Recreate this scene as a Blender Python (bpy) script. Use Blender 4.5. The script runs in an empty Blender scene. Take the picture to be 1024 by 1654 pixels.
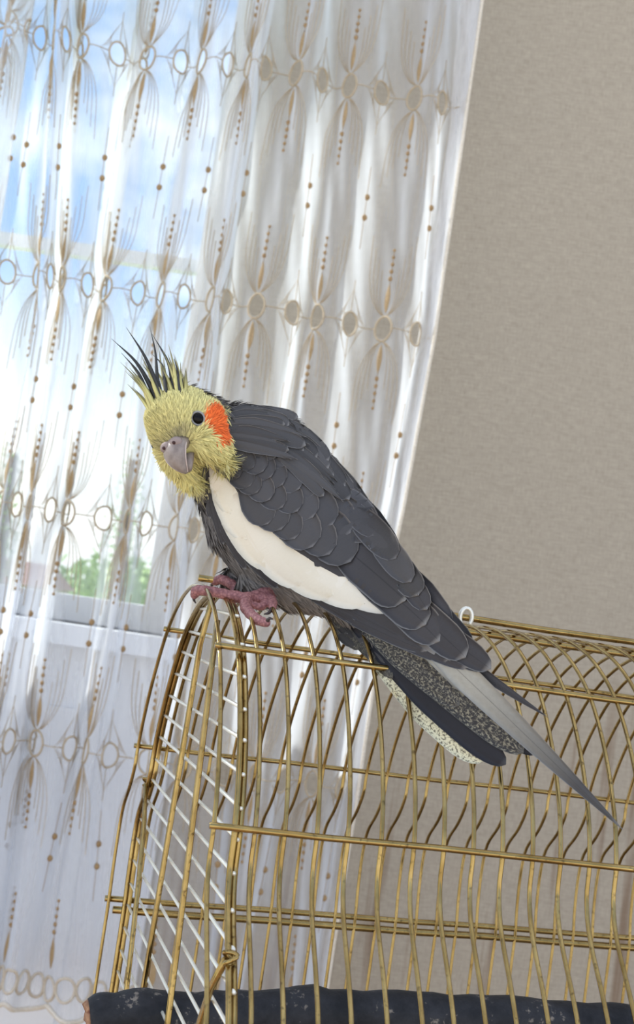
import bpy, bmesh, math, random
import numpy as np
from mathutils import Vector, Matrix
from mathutils.bvhtree import BVHTree
random.seed(7); rng = np.random.default_rng(7)
scene = bpy.context.scene
COL = scene.collection

# ------------------------------------------------------------------ camera
F = 2140.0; PITCH = math.radians(4.53); ROLL = math.radians(8.25); CAM = Vector((0, 0, 1.30))
fw = Vector((0, math.cos(PITCH), math.sin(PITCH))); r0 = Vector((1, 0, 0)); u0 = r0.cross(fw)
RT = r0*math.cos(ROLL) + u0*math.sin(ROLL); UP = -r0*math.sin(ROLL) + u0*math.cos(ROLL); DN = -UP
cd = bpy.data.cameras.new('camera'); cam = bpy.data.objects.new('camera', cd); COL.objects.link(cam)
M = Matrix((RT, UP, -fw)).transposed().to_4x4(); M.translation = CAM; cam.matrix_world = M
cd.sensor_fit = 'VERTICAL'; cd.sensor_height = 36; cd.lens = 36*F/1654; cd.clip_start = .02; cd.clip_end = 500
cd.dof.use_dof = True; cd.dof.focus_distance = .585; cd.dof.aperture_fstop = 24
scene.camera = cam
vs = scene.view_settings
vs.view_transform = 'Standard'; vs.look = 'None'; vs.gamma = 1; vs.use_curve_mapping = False; vs.exposure = 0.42

def P(x, y, d):
    """point of the place seen at photo pixel x, y at distance d along the lens axis"""
    return CAM + d*(fw + RT*((x-512)/F) + DN*((y-827)/F))
def onY(x, y, Y):
    v = fw + RT*((x-512)/F) + DN*((y-827)/F)
    return CAM + v*(Y/v.y)

# ------------------------------------------------------------------ node helpers
class NT:
    def __init__(s, tree): s.t = tree; s.n = tree.nodes; s.l = tree.links
    def new(s, typ, **kw):
        n = s.n.new(typ)
        for k, v in kw.items():
            if hasattr(n, k): setattr(n, k, v)
        return n
    def setin(s, n, key, v):
        if v is None: return
        if hasattr(v, 'links') or isinstance(v, bpy.types.NodeSocket): s.l.new(v, n.inputs[key])
        else: n.inputs[key].default_value = v
    def math(s, op, a, b=None, c=None, clamp=False):
        n = s.new('ShaderNodeMath', operation=op, use_clamp=clamp)
        s.setin(n, 0, a); s.setin(n, 1, b); s.setin(n, 2, c); return n.outputs[0]
    def mix(s, fac, a, b, blend='MIX'):
        n = s.new('ShaderNodeMix', data_type='RGBA', blend_type=blend)
        s.setin(n, 0, fac); s.setin(n, 6, a); s.setin(n, 7, b); return n.outputs[2]
    def noise(s, vec, scale, detail=3, rough=.55):
        n = s.new('ShaderNodeTexNoise'); s.setin(n, 'Vector', vec); s.setin(n, 'Scale', scale)
        s.setin(n, 'Detail', detail); s.setin(n, 'Roughness', rough); return n.outputs[0]
    def ramp(s, fac, stops):
        n = s.new('ShaderNodeValToRGB'); s.setin(n, 0, fac); e = n.color_ramp.elements
        while len(e) < len(stops): e.new(.5)
        for i, (p, c) in enumerate(stops): e[i].position = p; e[i].color = c if len(c) == 4 else (*c, 1)
        return n.outputs[0]
    def mapping(s, vec, scale=(1, 1, 1), rot=(0, 0, 0), loc=(0, 0, 0)):
        n = s.new('ShaderNodeMapping'); s.setin(n, 0, vec); n.inputs['Scale'].default_value = scale
        n.inputs['Rotation'].default_value = rot; n.inputs['Location'].default_value = loc; return n.outputs[0]
    def bump(s, h, strength=.3, dist=.001):
        n = s.new('ShaderNodeBump'); s.setin(n, 'Height', h); s.setin(n, 'Strength', strength); s.setin(n, 'Distance', dist); return n.outputs[0]
def srgb(r, g, b):
    f = lambda c: (c/255/12.92 if c/255 <= .04045 else ((c/255+.055)/1.055)**2.4)
    return (f(r), f(g), f(b), 1)
def mat(name, base=(.5, .5, .5, 1), rough=.6, metal=0.0, spec=.5):
    m = bpy.data.materials.new(name); m.use_nodes = True; t = NT(m.node_tree)
    b = m.node_tree.nodes['Principled BSDF']
    b.inputs['Base Color'].default_value = base; b.inputs['Roughness'].default_value = rough
    b.inputs['Metallic'].default_value = metal; b.inputs['Specular IOR Level'].default_value = spec
    return m, t, b

# ------------------------------------------------------------------ world: blue sky with white clouds
w = bpy.data.worlds.new('sky'); scene.world = w; w.use_nodes = True
t = NT(w.node_tree); bg = w.node_tree.nodes['Background']
tc = t.new('ShaderNodeTexCoord'); sep = t.new('ShaderNodeSeparateXYZ'); t.l.new(tc.outputs['Generated'], sep.inputs[0])
sky = t.ramp(sep.outputs[2], [(0.0, (1.05, 1.08, 1.10)), (.13, (.92, 1.0, 1.08)), (.25, (.30, .52, .94)), (.5, (.36, .52, .82)), (1.0, (.50, .58, .74))])
mp = t.mapping(tc.outputs['Generated'], scale=(1, 1, 1.7))
cl = t.noise(mp, 3.2, 6, .55)
clf = t.ramp(cl, [(.47, (0, 0, 0)), (.66, (1, 1, 1))])
skc = t.mix(clf, sky, (1.45, 1.40, 1.32, 1))
t.l.new(skc, bg.inputs[0]); bg.inputs[1].default_value = 1.0
SUN = bpy.data.lights.new('sun', 'SUN'); SUN.energy = 5.5; SUN.angle = math.radians(3); SUN.color = (1, .97, .93)
so = bpy.data.objects.new('sun', SUN); COL.objects.link(so); so.location = (-3, 5, 5)
so.rotation_euler = Vector((.80, -.36, -.52)).to_track_quat('-Z', 'Y').to_euler()

# ------------------------------------------------------------------ object helpers
def empty(name, loc=(0, 0, 0)):
    o = bpy.data.objects.new(name, None); COL.objects.link(o); o.location = loc; o.empty_display_size = .01
    return o
def tag(o, label=None, cat=None, group=None, kind=None):
    if label: o['label'] = label
    if cat: o['category'] = cat
    if group: o['group'] = group
    if kind: o['kind'] = kind
    return o
def mesh_obj(name, verts, faces, m, parent=None, uvs=None, cols=None, smooth=True):
    me = bpy.data.meshes.new(name); me.from_pydata([tuple(v) for v in verts], [], faces)
    if uvs is not None:
        uv = me.uv_layers.new(name='UVMap'); li = np.zeros(len(me.loops), dtype=np.int32); me.loops.foreach_get('vertex_index', li)
        uv.data.foreach_set('uv', np.asarray(uvs, dtype=np.float32)[li].ravel())
    if cols is not None:
        a = me.color_attributes.new('pigment', 'FLOAT_COLOR', 'POINT')
        c = np.ones((len(verts), 4), dtype=np.float32); c[:, :3] = np.asarray(cols)[:, :3]; a.data.foreach_set('color', c.ravel())
    me.materials.append(m)
    if smooth: me.polygons.foreach_set('use_smooth', np.ones(len(me.polygons), dtype=bool))
    o = bpy.data.objects.new(name, me); COL.objects.link(o)
    if parent is not None:
        o.parent = parent
        if parent.location.length > 0 or parent.parent:      # geometry is given in world space
            o.matrix_parent_inverse = Matrix.Translation(-wloc(parent))
    return o
def wloc(o):
    v = Vector(o.location)
    if o.parent and o.parent.type == 'EMPTY' and o.type == 'EMPTY': v += wloc(o.parent)
    return v if o.type == 'EMPTY' else Vector((0, 0, 0))
class MB:
    """collects geometry of one mesh"""
    def __init__(s): s.v = []; s.f = []
    def add(s, vs, fs):
        b = len(s.v); s.v += [Vector(v) for v in vs]; s.f += [tuple(b+i for i in f) for f in fs]
    def box(s, a, b):
        x0, y0, z0 = a; x1, y1, z1 = b
        s.add([(x0,y0,z0),(x1,y0,z0),(x1,y1,z0),(x0,y1,z0),(x0,y0,z1),(x1,y0,z1),(x1,y1,z1),(x0,y1,z1)],
              [(3,2,1,0),(4,5,6,7),(0,1,5,4),(1,2,6,5),(2,3,7,6),(3,0,4,7)])
    def tube(s, pts, rad, n=8, caps=True, closed=False):
        pts = [Vector(p) for p in pts]; N = len(pts)
        rad = rad if hasattr(rad, '__len__') else [rad]*N
        tang = []
        for i in range(N):
            a = pts[(i-1) % N] if (closed or i > 0) else pts[i]; b = pts[(i+1) % N] if (closed or i < N-1) else pts[i]
            d = b-a; tang.append(d.normalized() if d.length > 1e-9 else Vector((0, 0, 1)))
        ref = Vector((0, 0, 1)) if abs(tang[0].z) < .9 else Vector((1, 0, 0))
        nrm = tang[0].cross(ref).normalized(); vs_ = []; fs_ = []
        for i in range(N):
            nrm = nrm - tang[i]*nrm.dot(tang[i])
            nrm = nrm.normalized() if nrm.length > 1e-6 else tang[i].orthogonal().normalized()
            bn = tang[i].cross(nrm)
            for k in range(n):
                a = 2*math.pi*k/n; vs_.append(pts[i] + (nrm*math.cos(a)+bn*math.sin(a))*rad[i])
        for i in range(N if closed else N-1):
            j = (i+1) % N
            for k in range(n): fs_.append((i*n+k, i*n+(k+1) % n, j*n+(k+1) % n, j*n+k))
        if caps and not closed:
            fs_.append(tuple(range(n-1, -1, -1))); fs_.append(tuple((N-1)*n+k for k in range(n)))
        s.add(vs_, fs_)
    def ellipsoid(s, c, ax, nu=20, nv=12):
        vs_ = []; fs_ = []; c = Vector(c)
        for j in range(nv+1):
            ph = math.pi*j/nv
            for i in range(nu):
                a = 2*math.pi*i/nu
                vs_.append(c + ax[0]*(math.sin(ph)*math.cos(a)) + ax[1]*(math.sin(ph)*math.sin(a)) + ax[2]*math.cos(ph))
        for j in range(nv):
            for i in range(nu): fs_.append((j*nu+i, j*nu+(i+1) % nu, (j+1)*nu+(i+1) % nu, (j+1)*nu+i))
        s.add(vs_, fs_)
    def loft(s, rings):
        n = len(rings[0]); vs_ = [p for r in rings for p in r]; fs_ = []
        for i in range(len(rings)-1):
            for k in range(n): fs_.append((i*n+k, i*n+(k+1) % n, (i+1)*n+(k+1) % n, (i+1)*n+k))
        fs_.append(tuple(range(n-1, -1, -1))); fs_.append(tuple((len(rings)-1)*n+k for k in range(n)))
        s.add(vs_, fs_)
    def build(s, name, m, parent=None, smooth=True, **kw): return mesh_obj(name, s.v, s.f, m, parent, smooth=smooth, **kw)
def catmull(pts, n=8):
    pts = [Vector(p) for p in pts]; out = []
    for i in range(len(pts)-1):
        a = pts[i-1] if i > 0 else pts[i]*2-pts[i+1]; b = pts[i]; c = pts[i+1]; d = pts[i+2] if i+2 < len(pts) else pts[i+1]*2-pts[i]
        for k in range(n):
            u = k/n; out.append(.5*((2*b)+(c-a)*u+(2*a-5*b+4*c-d)*u*u+(3*b-a-3*c+d)*u**3))
    out.append(pts[-1]); return out
def interp(x, xs, ys): return float(np.interp(x, xs, ys))

# ------------------------------------------------------------------ setting materials
m_wall, t, b = mat('linen_wallpaper', rough=.85)
tc = t.new('ShaderNodeTexCoord'); ob = tc.outputs['Object']
wv = t.noise(t.mapping(ob, (90, 90, 900)), 1.0, 3); wh = t.noise(t.mapping(ob, (900, 900, 90)), 1.0, 2)
weave = t.math('MULTIPLY', t.math('ADD', wv, wh), .5); big = t.noise(ob, 9, 3)
base = t.ramp(weave, [(.36, srgb(158, 146, 128)), (.64, srgb(183, 171, 152))])
base = t.mix(t.math('MULTIPLY', big, .25), base, srgb(158, 147, 130))
# printed brown stalks in the lower half of the paper
st = t.noise(t.mapping(ob, (42, 42, 1.6)), 1.0, 3, .6)
stf = t.ramp(st, [(.57, (0, 0, 0)), (.66, (1, 1, 1))])
sp = t.new('ShaderNodeSeparateXYZ'); t.l.new(ob, sp.inputs[0])
hm = t.math('ADD', sp.outputs[2], t.math('MULTIPLY', t.noise(t.mapping(ob, (12, 12, .5)), 1.0, 2), .25))
hmr = t.new('ShaderNodeMapRange'); t.l.new(hm, hmr.inputs[0]); hmr.inputs[1].default_value = 1.40; hmr.inputs[2].default_value = 1.27
base = t.mix(t.math('MULTIPLY', t.math('MULTIPLY', stf, hmr.outputs[0]), .75), base, srgb(122, 96, 72))
t.l.new(base, b.inputs['Base Color']); t.l.new(t.bump(weave, .35, .0006), b.inputs['Normal'])
m_white, t, b = mat('white_frame_plastic', (.80, .81, .83, 1), .35)
m_floor, t, b = mat('floor_boards_wood', rough=.45)
tc = t.new('ShaderNodeTexCoord')
t.l.new(t.ramp(t.noise(t.mapping(tc.outputs['Object'], (3, 40, 3)), 1.0, 4), [(.3, (.20, .12, .07)), (.7, (.38, .25, .15))]), b.inputs['Base Color'])
m_glass = bpy.data.materials.new('window_glass'); m_glass.use_nodes = True; t = NT(m_glass.node_tree); t.n.clear()
out = t.new('ShaderNodeOutputMaterial'); tr = t.new('ShaderNodeBsdfTransparent'); gl = t.new('ShaderNodeBsdfGlossy'); mx = t.new('ShaderNodeMixShader')
gl.inputs['Roughness'].default_value = .02; tr.inputs[0].default_value = (.96, .98, .97, 1); mx.inputs[0].default_value = .05
t.l.new(tr.outputs[0], mx.inputs[1]); t.l.new(gl.outputs[0], mx.inputs[2]); t.l.new(mx.outputs[0], out.inputs[0])

# ------------------------------------------------------------------ setting: wall with window, floor
YC = 1.35      # curtain
YW = 1.47      # wall face
YG = 1.60      # glass
XR = onY(385, 420, YG).x             # right edge of the window opening
ZS = onY(150, 1012, YW).z            # sill height
ZT = onY(150, 408, YG).z             # transom
XL = XR-1.35; ZTOP = 2.35
mb = MB()
mb.box((XR, YW, 0), (2.2, YW+.25, 2.7)); mb.box((-2.4, YW, 0), (XL, YW+.25, 2.7))
mb.box((XL, YW, 0), (XR, YW+.25, ZS)); mb.box((XL, YW, ZTOP), (XR, YW+.25, 2.7))
tag(mb.build('wall_back', m_wall, smooth=False), 'beige linen textured wallpapered wall behind the curtain', 'wall', kind='structure')
mb = MB(); mb.box((-2.4, -1.6, -.05), (2.2, YW+.25, 0))
tag(mb.build('floor', m_floor, smooth=False), 'brown wooden floor', 'floor', kind='structure')
win = tag(empty('window_1', (XR-.6, YG, ZS)), 'white framed window behind the sheer curtain', 'window', kind='structure')
fb = .045
mb = MB(); mb.box((XR-fb, YG-.03, ZS), (XR, YG+.04, ZTOP)); mb.box((XL, YG-.03, ZS), (XL+fb, YG+.04, ZTOP))
mb.box((XL+fb, YG-.03, ZS), (XR-fb, YG+.04, ZS+.03)); mb.box((XL+fb, YG-.03, ZTOP-fb), (XR-fb, YG+.04, ZTOP))
mb.build('window_frame', m_white, win, smooth=False)
mb = MB(); mb.box((XL+fb, YG-.008, ZT-.008), (XR-fb, YG+.012, ZT+.008)); mb.build('transom', m_white, win, smooth=False)
for z0, z1 in ((ZS+.03, ZT-.009), (ZT+.009, ZTOP-fb)):
    mb = MB(); mb.box((XL+fb, YG, z0), (XR-fb, YG+.004, z1)); mb.build('pane', m_glass, win, smooth=False)
mb = MB(); mb.box((XL-.02, YW-.05, ZS-.022), (XR+.02, YG-.03, ZS)); mb.build('window_sill', m_white, win, smooth=False)

mb = MB(); mb.box((XL, YW-.012, .10), (XR+.02, YW, ZS-.022))
for k in range(4): x0 = XL+.05+k*(XR-XL-.06)/4; mb.box((x0, YW-.018, .2), (x0+(XR-XL-.06)/4-.05, YW-.012, ZS-.09))
tag(mb.build('trim_1', m_white, smooth=False), 'white panelled apron under the window sill', 'panel', kind='structure')

# ------------------------------------------------------------------ outside: lawn, trees, house
m_lawn, t, b = mat('lawn_grass', rough=.9); tc = t.new('ShaderNodeTexCoord')
t.l.new(t.ramp(t.noise(tc.outputs['Object'], .6, 6), [(.35, (.16, .30, .06)), (.65, (.38, .55, .16))]), b.inputs['Base Color'])
m_leaf, t, b = mat('tree_leaves', rough=.7); tc = t.new('ShaderNodeTexCoord')
t.l.new(t.ramp(t.noise(tc.outputs['Object'], 1.3, 4), [(.3, (.22, .36, .10)), (.7, (.50, .66, .24))]), b.inputs['Base Color'])
m_bark, t, b = mat('tree_bark', (.16, .11, .08, 1), .9)
m_house, t, b = mat('house_render', (.50, .42, .36, 1), .85)
m_roof, t, b = mat('house_roof_tiles', (.34, .20, .16, 1), .8)
m_dark, t, b = mat('house_window_glass', (.06, .07, .09, 1), .15)
mb = MB(); N = 24; vs_ = []; fs_ = []
for j in range(N+1):
    for i in range(N+1):
        x = -60+100*i/N; y = 4+86*j/N
        vs_.append((x, y, -1.6+.028*(y-4)+.5*math.sin(x*.13+y*.05)))
for j in range(N):
    for i in range(N): a = j*(N+1)+i; fs_.append((a, a+1, a+N+2, a+N+1))
mb.add(vs_, fs_); tag(mb.build('lawn', m_lawn), 'sunlit green lawn sloping away outside the window', 'lawn', kind='structure')
def tree(px, py_top, D, rad, label, hgt=None):
    top = onY(px, py_top, D); base = Vector((top.x, D, -1.6+.028*(D-4)))
    root = tag(empty('tree', base), label, 'tree', 'trees outside the window')
    mb = MB(); mb.tube([base+Vector((0, 0, -.3)), base+Vector((.05, 0, 1)), Vector((top.x, D, top.z-rad*.8))], [.16, .12, .05], 8); mb.build('trunk', m_bark, root)
    vs_ = []; fs_ = []; H = top.z-base.z-.5
    for k in range(1500):
        d = Vector(rng.normal(size=3)); d.normalize(); q = d*rad*(.55+.45*rng.random()) ; q.z *= H/(2*rad)
        c = Vector((top.x, D, top.z-H/2)) + q + Vector(rng.normal(size=3))*rad*.06
        a = Vector(rng.normal(size=3)).normalized()*rad*.10; e = Vector(rng.normal(size=3)).normalized()*rad*.06; n = len(vs_)
        vs_ += [c-a, c+e, c+a, c-e]; fs_.append((n, n+1, n+2, n+3))
    o = mesh_obj('foliage', vs_, fs_, m_leaf, root, smooth=False); o['kind'] = 'stuff'
tree(222, 712, 12, .22, 'tall slim green tree outside, seen just left of the bird\'s head')
tree(28, 700, 14, .28, 'slim green tree outside at the left edge of the window view')
tree(178, 900, 24, 1.3, 'low round green tree outside, left of the cage top')
tree(262, 905, 30, 1.5, 'low green tree outside, directly left of the bird\'s feet')
tree(108, 935, 38, 1.5, 'small far green tree outside, next to the house')
hb = onY(38, 905, 19); h0 = hb.x
house = tag(empty('house', (h0, 19, -1.2)), 'brown house with pitched roof seen dimly through the curtain', 'house')
mb = MB(); mb.box((h0-1.0, 19, -1.7), (h0+.35, 21, hb.z-.35)); mb.build('house_walls', m_house, house, smooth=False)
mb = MB(); z = hb.z-.35; mb.add([(h0-1.1,18.9,z),(h0+.45,18.9,z),(h0+.45,21.1,z),(h0-1.1,21.1,z),(h0-.9,20,hb.z),(h0+.25,20,hb.z)], [(0,1,5,4),(1,2,5),(2,3,4,5),(3,0,4),(3,2,1,0)]); mb.build('house_roof', m_roof, house, smooth=False)
for k in (-.7, -.1):
    mb = MB(); mb.box((h0+k-.15, 18.97, hb.z-1.1), (h0+k+.15, 19.01, hb.z-.6)); mb.build('window', m_dark, house, smooth=False)
# ------------------------------------------------------------------ curtain materials
L = .0436                                              # cloth length between two ring columns
ZR = [1.30+z for z in (.807, .557, .307, .070, -.166, -.402)]   # embroidered rows, top to hem
m_sheer = bpy.data.materials.new('sheer_white_voile'); m_sheer.use_nodes = True; t = NT(m_sheer.node_tree); t.n.clear()
out = t.new('ShaderNodeOutputMaterial'); tr = t.new('ShaderNodeBsdfTransparent'); df = t.new('ShaderNodeBsdfDiffuse'); tl = t.new('ShaderNodeBsdfTranslucent')
ad = t.new('ShaderNodeMixShader'); mx = t.new('ShaderNodeMixShader')
df.inputs[0].default_value = (.88, .91, .95, 1); tl.inputs[0].default_value = (.76, .79, .84, 1); ad.inputs[0].default_value = .55
t.l.new(df.outputs[0], ad.inputs[1]); t.l.new(tl.outputs[0], ad.inputs[2])
uv = t.new('ShaderNodeUVMap'); sp = t.new('ShaderNodeSeparateXYZ'); t.l.new(uv.outputs[0], sp.inputs[0])
fu = t.math('SUBTRACT', t.math('FRACT', t.math('ADD', sp.outputs[0], .5)), .5); fv = t.math('SUBTRACT', t.math('FRACT', t.math('ADD', sp.outputs[1], .5)), .5)
du = t.math('MULTIPLY', fu, L); dv = t.math('MULTIPLY', fv, .2365)
dist = t.math('SQRT', t.math('ADD', t.math('MULTIPLY', du, du), t.math('MULTIPLY', dv, dv)))
hole = t.math('LESS_THAN', dist, .0108)                 # the rings are cut open
# sheer net with finely woven stripes, denser at grazing angles as real voile is
lw = t.new('ShaderNodeLayerWeight'); lw.inputs[0].default_value = .45
thread = t.noise(t.mapping(uv.outputs[0], (160, 3, 1)), 1.0, 2)
op = t.math('ADD', .22, t.math('MULTIPLY', lw.outputs['Facing'], .95))
op = t.math('ADD', op, t.math('MULTIPLY', t.math('SUBTRACT', thread, .5), .22), clamp=True)
op = t.math('MULTIPLY', op, t.math('SUBTRACT', 1.0, t.math('MULTIPLY', hole, .96)))
t.l.new(op, mx.inputs[0]); t.l.new(tr.outputs[0], mx.inputs[1]); t.l.new(ad.outputs[0], mx.inputs[2]); t.l.new(mx.outputs[0], out.inputs[0])
def thread_mat(name, c1, c2, rough=.6):
    m, t, b = mat(name, rough=rough); tc = t.new('ShaderNodeTexCoord')
    t.l.new(t.ramp(t.noise(tc.outputs['Object'], 900, 2), [(.3, c1), (.7, c2)]), b.inputs['Base Color']); return m
m_gold = thread_mat('gold_embroidery_thread', srgb(150, 122, 82), srgb(188, 160, 118))
m_tan = thread_mat('tan_ring_thread', srgb(165, 145, 115), srgb(205, 188, 160))
m_pale = thread_mat('pale_beige_thread', srgb(188, 172, 148), srgb(222, 210, 190))
m_fan = thread_mat('fine_tan_thread', srgb(160, 140, 112), srgb(196, 178, 150))
m_bead = thread_mat('brown_bead_stitch', srgb(134, 104, 66), srgb(180, 148, 102))
m_hem = thread_mat('cream_hem_thread', srgb(205, 190, 165), srgb(236, 228, 214))

# ------------------------------------------------------------------ curtain cloth: columns of rings set where the folds carry them
cols = [(-255-64*k, -300-64*k) for k in range(18, 0, -1)] + [(-255,-300),(-190,-235),(-120,-165),(-60,-105),(10,-50),(72,11),(95,66),(112,84),(135,101),(193,141),(241,167),(297,223),(329,261),(373,296),(407,345),(430,364),
        (484,414),(523,475),(568,511),(620,565),(677,621),(719,676),(757,705)]
tripled = {22, 25, 27}                                        # intervals with a deep z-fold (three layers)
rowline = lambda x, r: (onY(x, 60+.14*(x-200), YC) if r == 0 else onY(x, 466+.14*(x-200), YC)).x
X1 = np.array([rowline(a, 0) for a, b in cols]); X2 = np.array([rowline(b, 1) for a, b in cols])
sub = 12
ZB, ZTP = ZR[5]-.028, 2.42
zs = np.concatenate([np.arange(ZB, 1.98, .012), np.arange(1.98, ZTP, .04)]); NZ = len(zs)
nint = len(cols)-1; seg = [3 if i in tripled else 1 for i in range(nint)]
NS = sum(seg)*sub+1
GX = np.zeros((NZ, NS)); GY = np.zeros((NZ, NS)); scol = [0]
for i in range(nint): scol.append(scol[-1]+seg[i])
tau = np.linspace(0, 1, 61)
for iz, z in enumerate(zs):
    g = np.clip((ZR[1]-z)/(ZR[1]-ZR[2]), -.6, 1.12)
    X = X1*(1-g)+X2*g
    low = max(0, ZR[2]-z)
    X = X + .012*np.sin(np.arange(len(X))*1.7+low*7)*low*1.2
    X[1:] = np.maximum(X[1:], X[:-1]+.006) if True else X[1:]
    X[-1] = interp(z, [ZR[4]-.25, ZR[4], ZR[3]-.02, ZR[3]+.06, ZR[2], 3], [.078, .082, .083, .088, .095, .097])
    X[-2] = min(X[-2], X[-1]-.018)
    c = 0
    for i in range(nint):
        dx = X[i+1]-X[i]; n = seg[i]; Lt = L*n
        if n == 1: px = X[i]+dx*tau; sh = np.sin(np.pi*tau)*(1 if i % 2 else -1)
        else: px = X[i]+dx*(tau+.50*np.sin(2*np.pi*tau)); sh = np.sin(np.pi*tau)*(1 if i % 2 else -1)+.15*np.sin(2*np.pi*tau)
        lo, hi = 0.0, Lt
        for _ in range(22):
            A = .5*(lo+hi); ln = np.hypot(np.diff(px), np.diff(A*sh)).sum()
            if ln > Lt: hi = A
            else: lo = A
        py = lo*sh; cum = np.concatenate([[0], np.cumsum(np.hypot(np.diff(px), np.diff(py)))]); tt = np.linspace(0, cum[-1], n*sub+1)
        GX[iz, c:c+n*sub+1] = np.interp(tt, cum, px); GY[iz, c:c+n*sub+1] = np.interp(tt, cum, py); c += n*sub
    sidx = np.arange(NS)/sub
    GY[iz] = YC + np.clip(GY[iz], -.055, .040)*.9 + .012*np.sin(sidx*.55+z*1.3) + .0022*np.sin(sidx*5.1+z*21)*np.sin(z*17+sidx*1.9) + .0012*np.sin(sidx*11+z*63)
def CP(s, z, off=0.0):
    """point on the cloth: s in columns from the left, z height; off lifts towards the room"""
    fs = min(max(s*sub, 0), NS-1.001); i = int(fs); a = fs-i
    fz = float(np.interp(z, zs, np.arange(NZ))); j = min(int(fz), NZ-2); c = fz-j
    q = lambda G: (G[j, i]*(1-a)+G[j, i+1]*a)*(1-c)+(G[j+1, i]*(1-a)+G[j+1, i+1]*a)*c
    tx = GX[j, i+1]-GX[j, i]; ty = GY[j, i+1]-GY[j, i]; l = math.hypot(tx, ty)+1e-9
    return Vector((q(GX)+ty/l*off, q(GY)-tx/l*off, z))
vrow = np.interp(zs, ZR[::-1], [5, 4, 3, 2, 1, 0]); vrow = np.where(zs > ZR[0], -(zs-ZR[0])/.25, vrow); vrow = np.where(zs < ZR[5], 5-(zs-ZR[5])/.236, vrow)
vrow = np.where(np.abs(vrow) > 4.9, 4.5+0*vrow, vrow)      # no cut rings in the hem band: those are drawn in thread only
root = tag(empty('curtain', (-.15, YC, ZB)), 'sheer white voile curtain embroidered with gold rings and leaves, hanging before the window', 'curtain')
sg = np.arange(NS)
scal = .010*np.abs(np.sin(np.pi*sg/sub/1.5))             # scalloped lower edge
vs_ = []; uvs = []
for j in range(NZ):
    zz = np.full(NS, zs[j]); fade = max(0, 1-(zs[j]-ZB)/.03); zz = zz - scal*fade + .010*fade
    for i in range(NS): vs_.append((GX[j, i], GY[j, i], zz[i])); uvs.append((i/sub, vrow[j]))
fs_ = [(j*NS+i, j*NS+i+1, (j+1)*NS+i+1, (j+1)*NS+i) for j in range(NZ-1) for i in range(NS-1)]
mesh_obj('cloth', vs_, fs_, m_sheer, root, uvs=uvs)
# side hem, bottom edge and rail
mb = MB(); mb.tube([(GX[j, -1], GY[j, -1], zs[j]) for j in range(NZ)], .0018, 6); mb.build('side_hem', m_hem, root)
m_band = bpy.data.materials.new('hem_band_cloth'); m_band.use_nodes = True; t = NT(m_band.node_tree); t.n.clear()
out = t.new('ShaderNodeOutputMaterial'); tr = t.new('ShaderNodeBsdfTransparent'); df = t.new('ShaderNodeBsdfDiffuse'); tl = t.new('ShaderNodeBsdfTranslucent'); ad = t.new('ShaderNodeMixShader'); mx = t.new('ShaderNodeMixShader')
df.inputs[0].default_value = (.93, .93, .94, 1); tl.inputs[0].default_value = (.93, .93, .94, 1); ad.inputs[0].default_value = .5; tc = t.new('ShaderNodeTexCoord')
op = t.ramp(t.noise(t.mapping(tc.outputs['Object'], (90, 90, 14)), 1.0, 3), [(.3, (.35, .35, .35)), (.7, (.85, .85, .85))])
t.l.new(df.outputs[0], ad.inputs[1]); t.l.new(tl.outputs[0], ad.inputs[2]); t.l.new(op, mx.inputs[0]); t.l.new(tr.outputs[0], mx.inputs[1]); t.l.new(ad.outputs[0], mx.inputs[2]); t.l.new(mx.outputs[0], out.inputs[0])
V_ = []; nb = 9
for j in range(NZ):
    for k in range(nb):
        u = k/(nb-1); V_.append(CP((NS-1)/sub-.72*(1-u)*(1+.25*math.sin(zs[j]*13)), zs[j], .0012+.0016*math.sin(u*9+zs[j]*40)*math.sin(zs[j]*23)))
mesh_obj('side_hem_band', V_, [(j*nb+k, j*nb+k+1, (j+1)*nb+k+1, (j+1)*nb+k) for j in range(NZ-1) for k in range(nb-1)], m_band, root)
mb = MB(); mb.tube([Vector((GX[0, i], GY[0, i]-.001, ZB-scal[i]+.010)) for i in range(NS)], .0026, 6); mb.build('scalloped_edge', m_hem, root)
m_rail, t, b = mat('curtain_rail_metal', (.75, .74, .72, 1), .4, .6)
mb = MB(); mb.tube([(-1.6, YC, ZTP+.012), (.6, YC, ZTP+.012)], .012, 12)
for x in (-1.3, .45): mb.tube([(x, YC, ZTP+.012), (x, YW, ZTP+.012)], .007, 8)
tag(mb.build('curtain_rail', m_rail), 'metal rail the sheer curtain hangs from, above the picture', 'curtain rail')
# ------------------------------------------------------------------ embroidery
Smax = NS/sub-1e-3
def ring(s, z, r, rad, m, name='embroidered_ring'):
    mb = MB(); pts = [CP(s+r*math.cos(a)/L*.93, z+r*1.07*math.sin(a), .0006) for a in np.linspace(0, 2*math.pi, 25)[:-1]]
    mb.tube(pts, rad, 5, closed=True); return mb.build(name, m, root)
def leaf(s, z, sgn):
    n = 8; V = []; Fc = []
    for k in range(n+1):
        u = k/n; w_ = .0034*math.sin(math.pi*u)**.8+.0002; zz = z+sgn*.031*u
        V += [CP(s-w_/L, zz, .0006), CP(s, zz, .0022*math.sin(math.pi*u)+.0009), CP(s+w_/L, zz, .0006)]
    for k in range(n):
        a = 3*k; Fc += [(a, a+1, a+4, a+3), (a+1, a+2, a+5, a+4)]
    mesh_obj('embroidered_leaf', V, Fc, m_gold, root)
ax = lambda r: [Vector((r, 0, 0)), Vector((0, r*.7, 0)), Vector((0, 0, r*1.1))]
def beads(s, z, sgn):
    mb = MB()
    for k in range(5): mb.ellipsoid(CP(s, z+sgn*.0078*k, .0005), ax(.0024-.0002*k), 8, 5)
    mb.tube([CP(s, z+sgn*.0026*k, .0002) for k in range(-3, 13)], .0003, 4); mb.build('bead_strand', m_bead, root)
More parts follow.
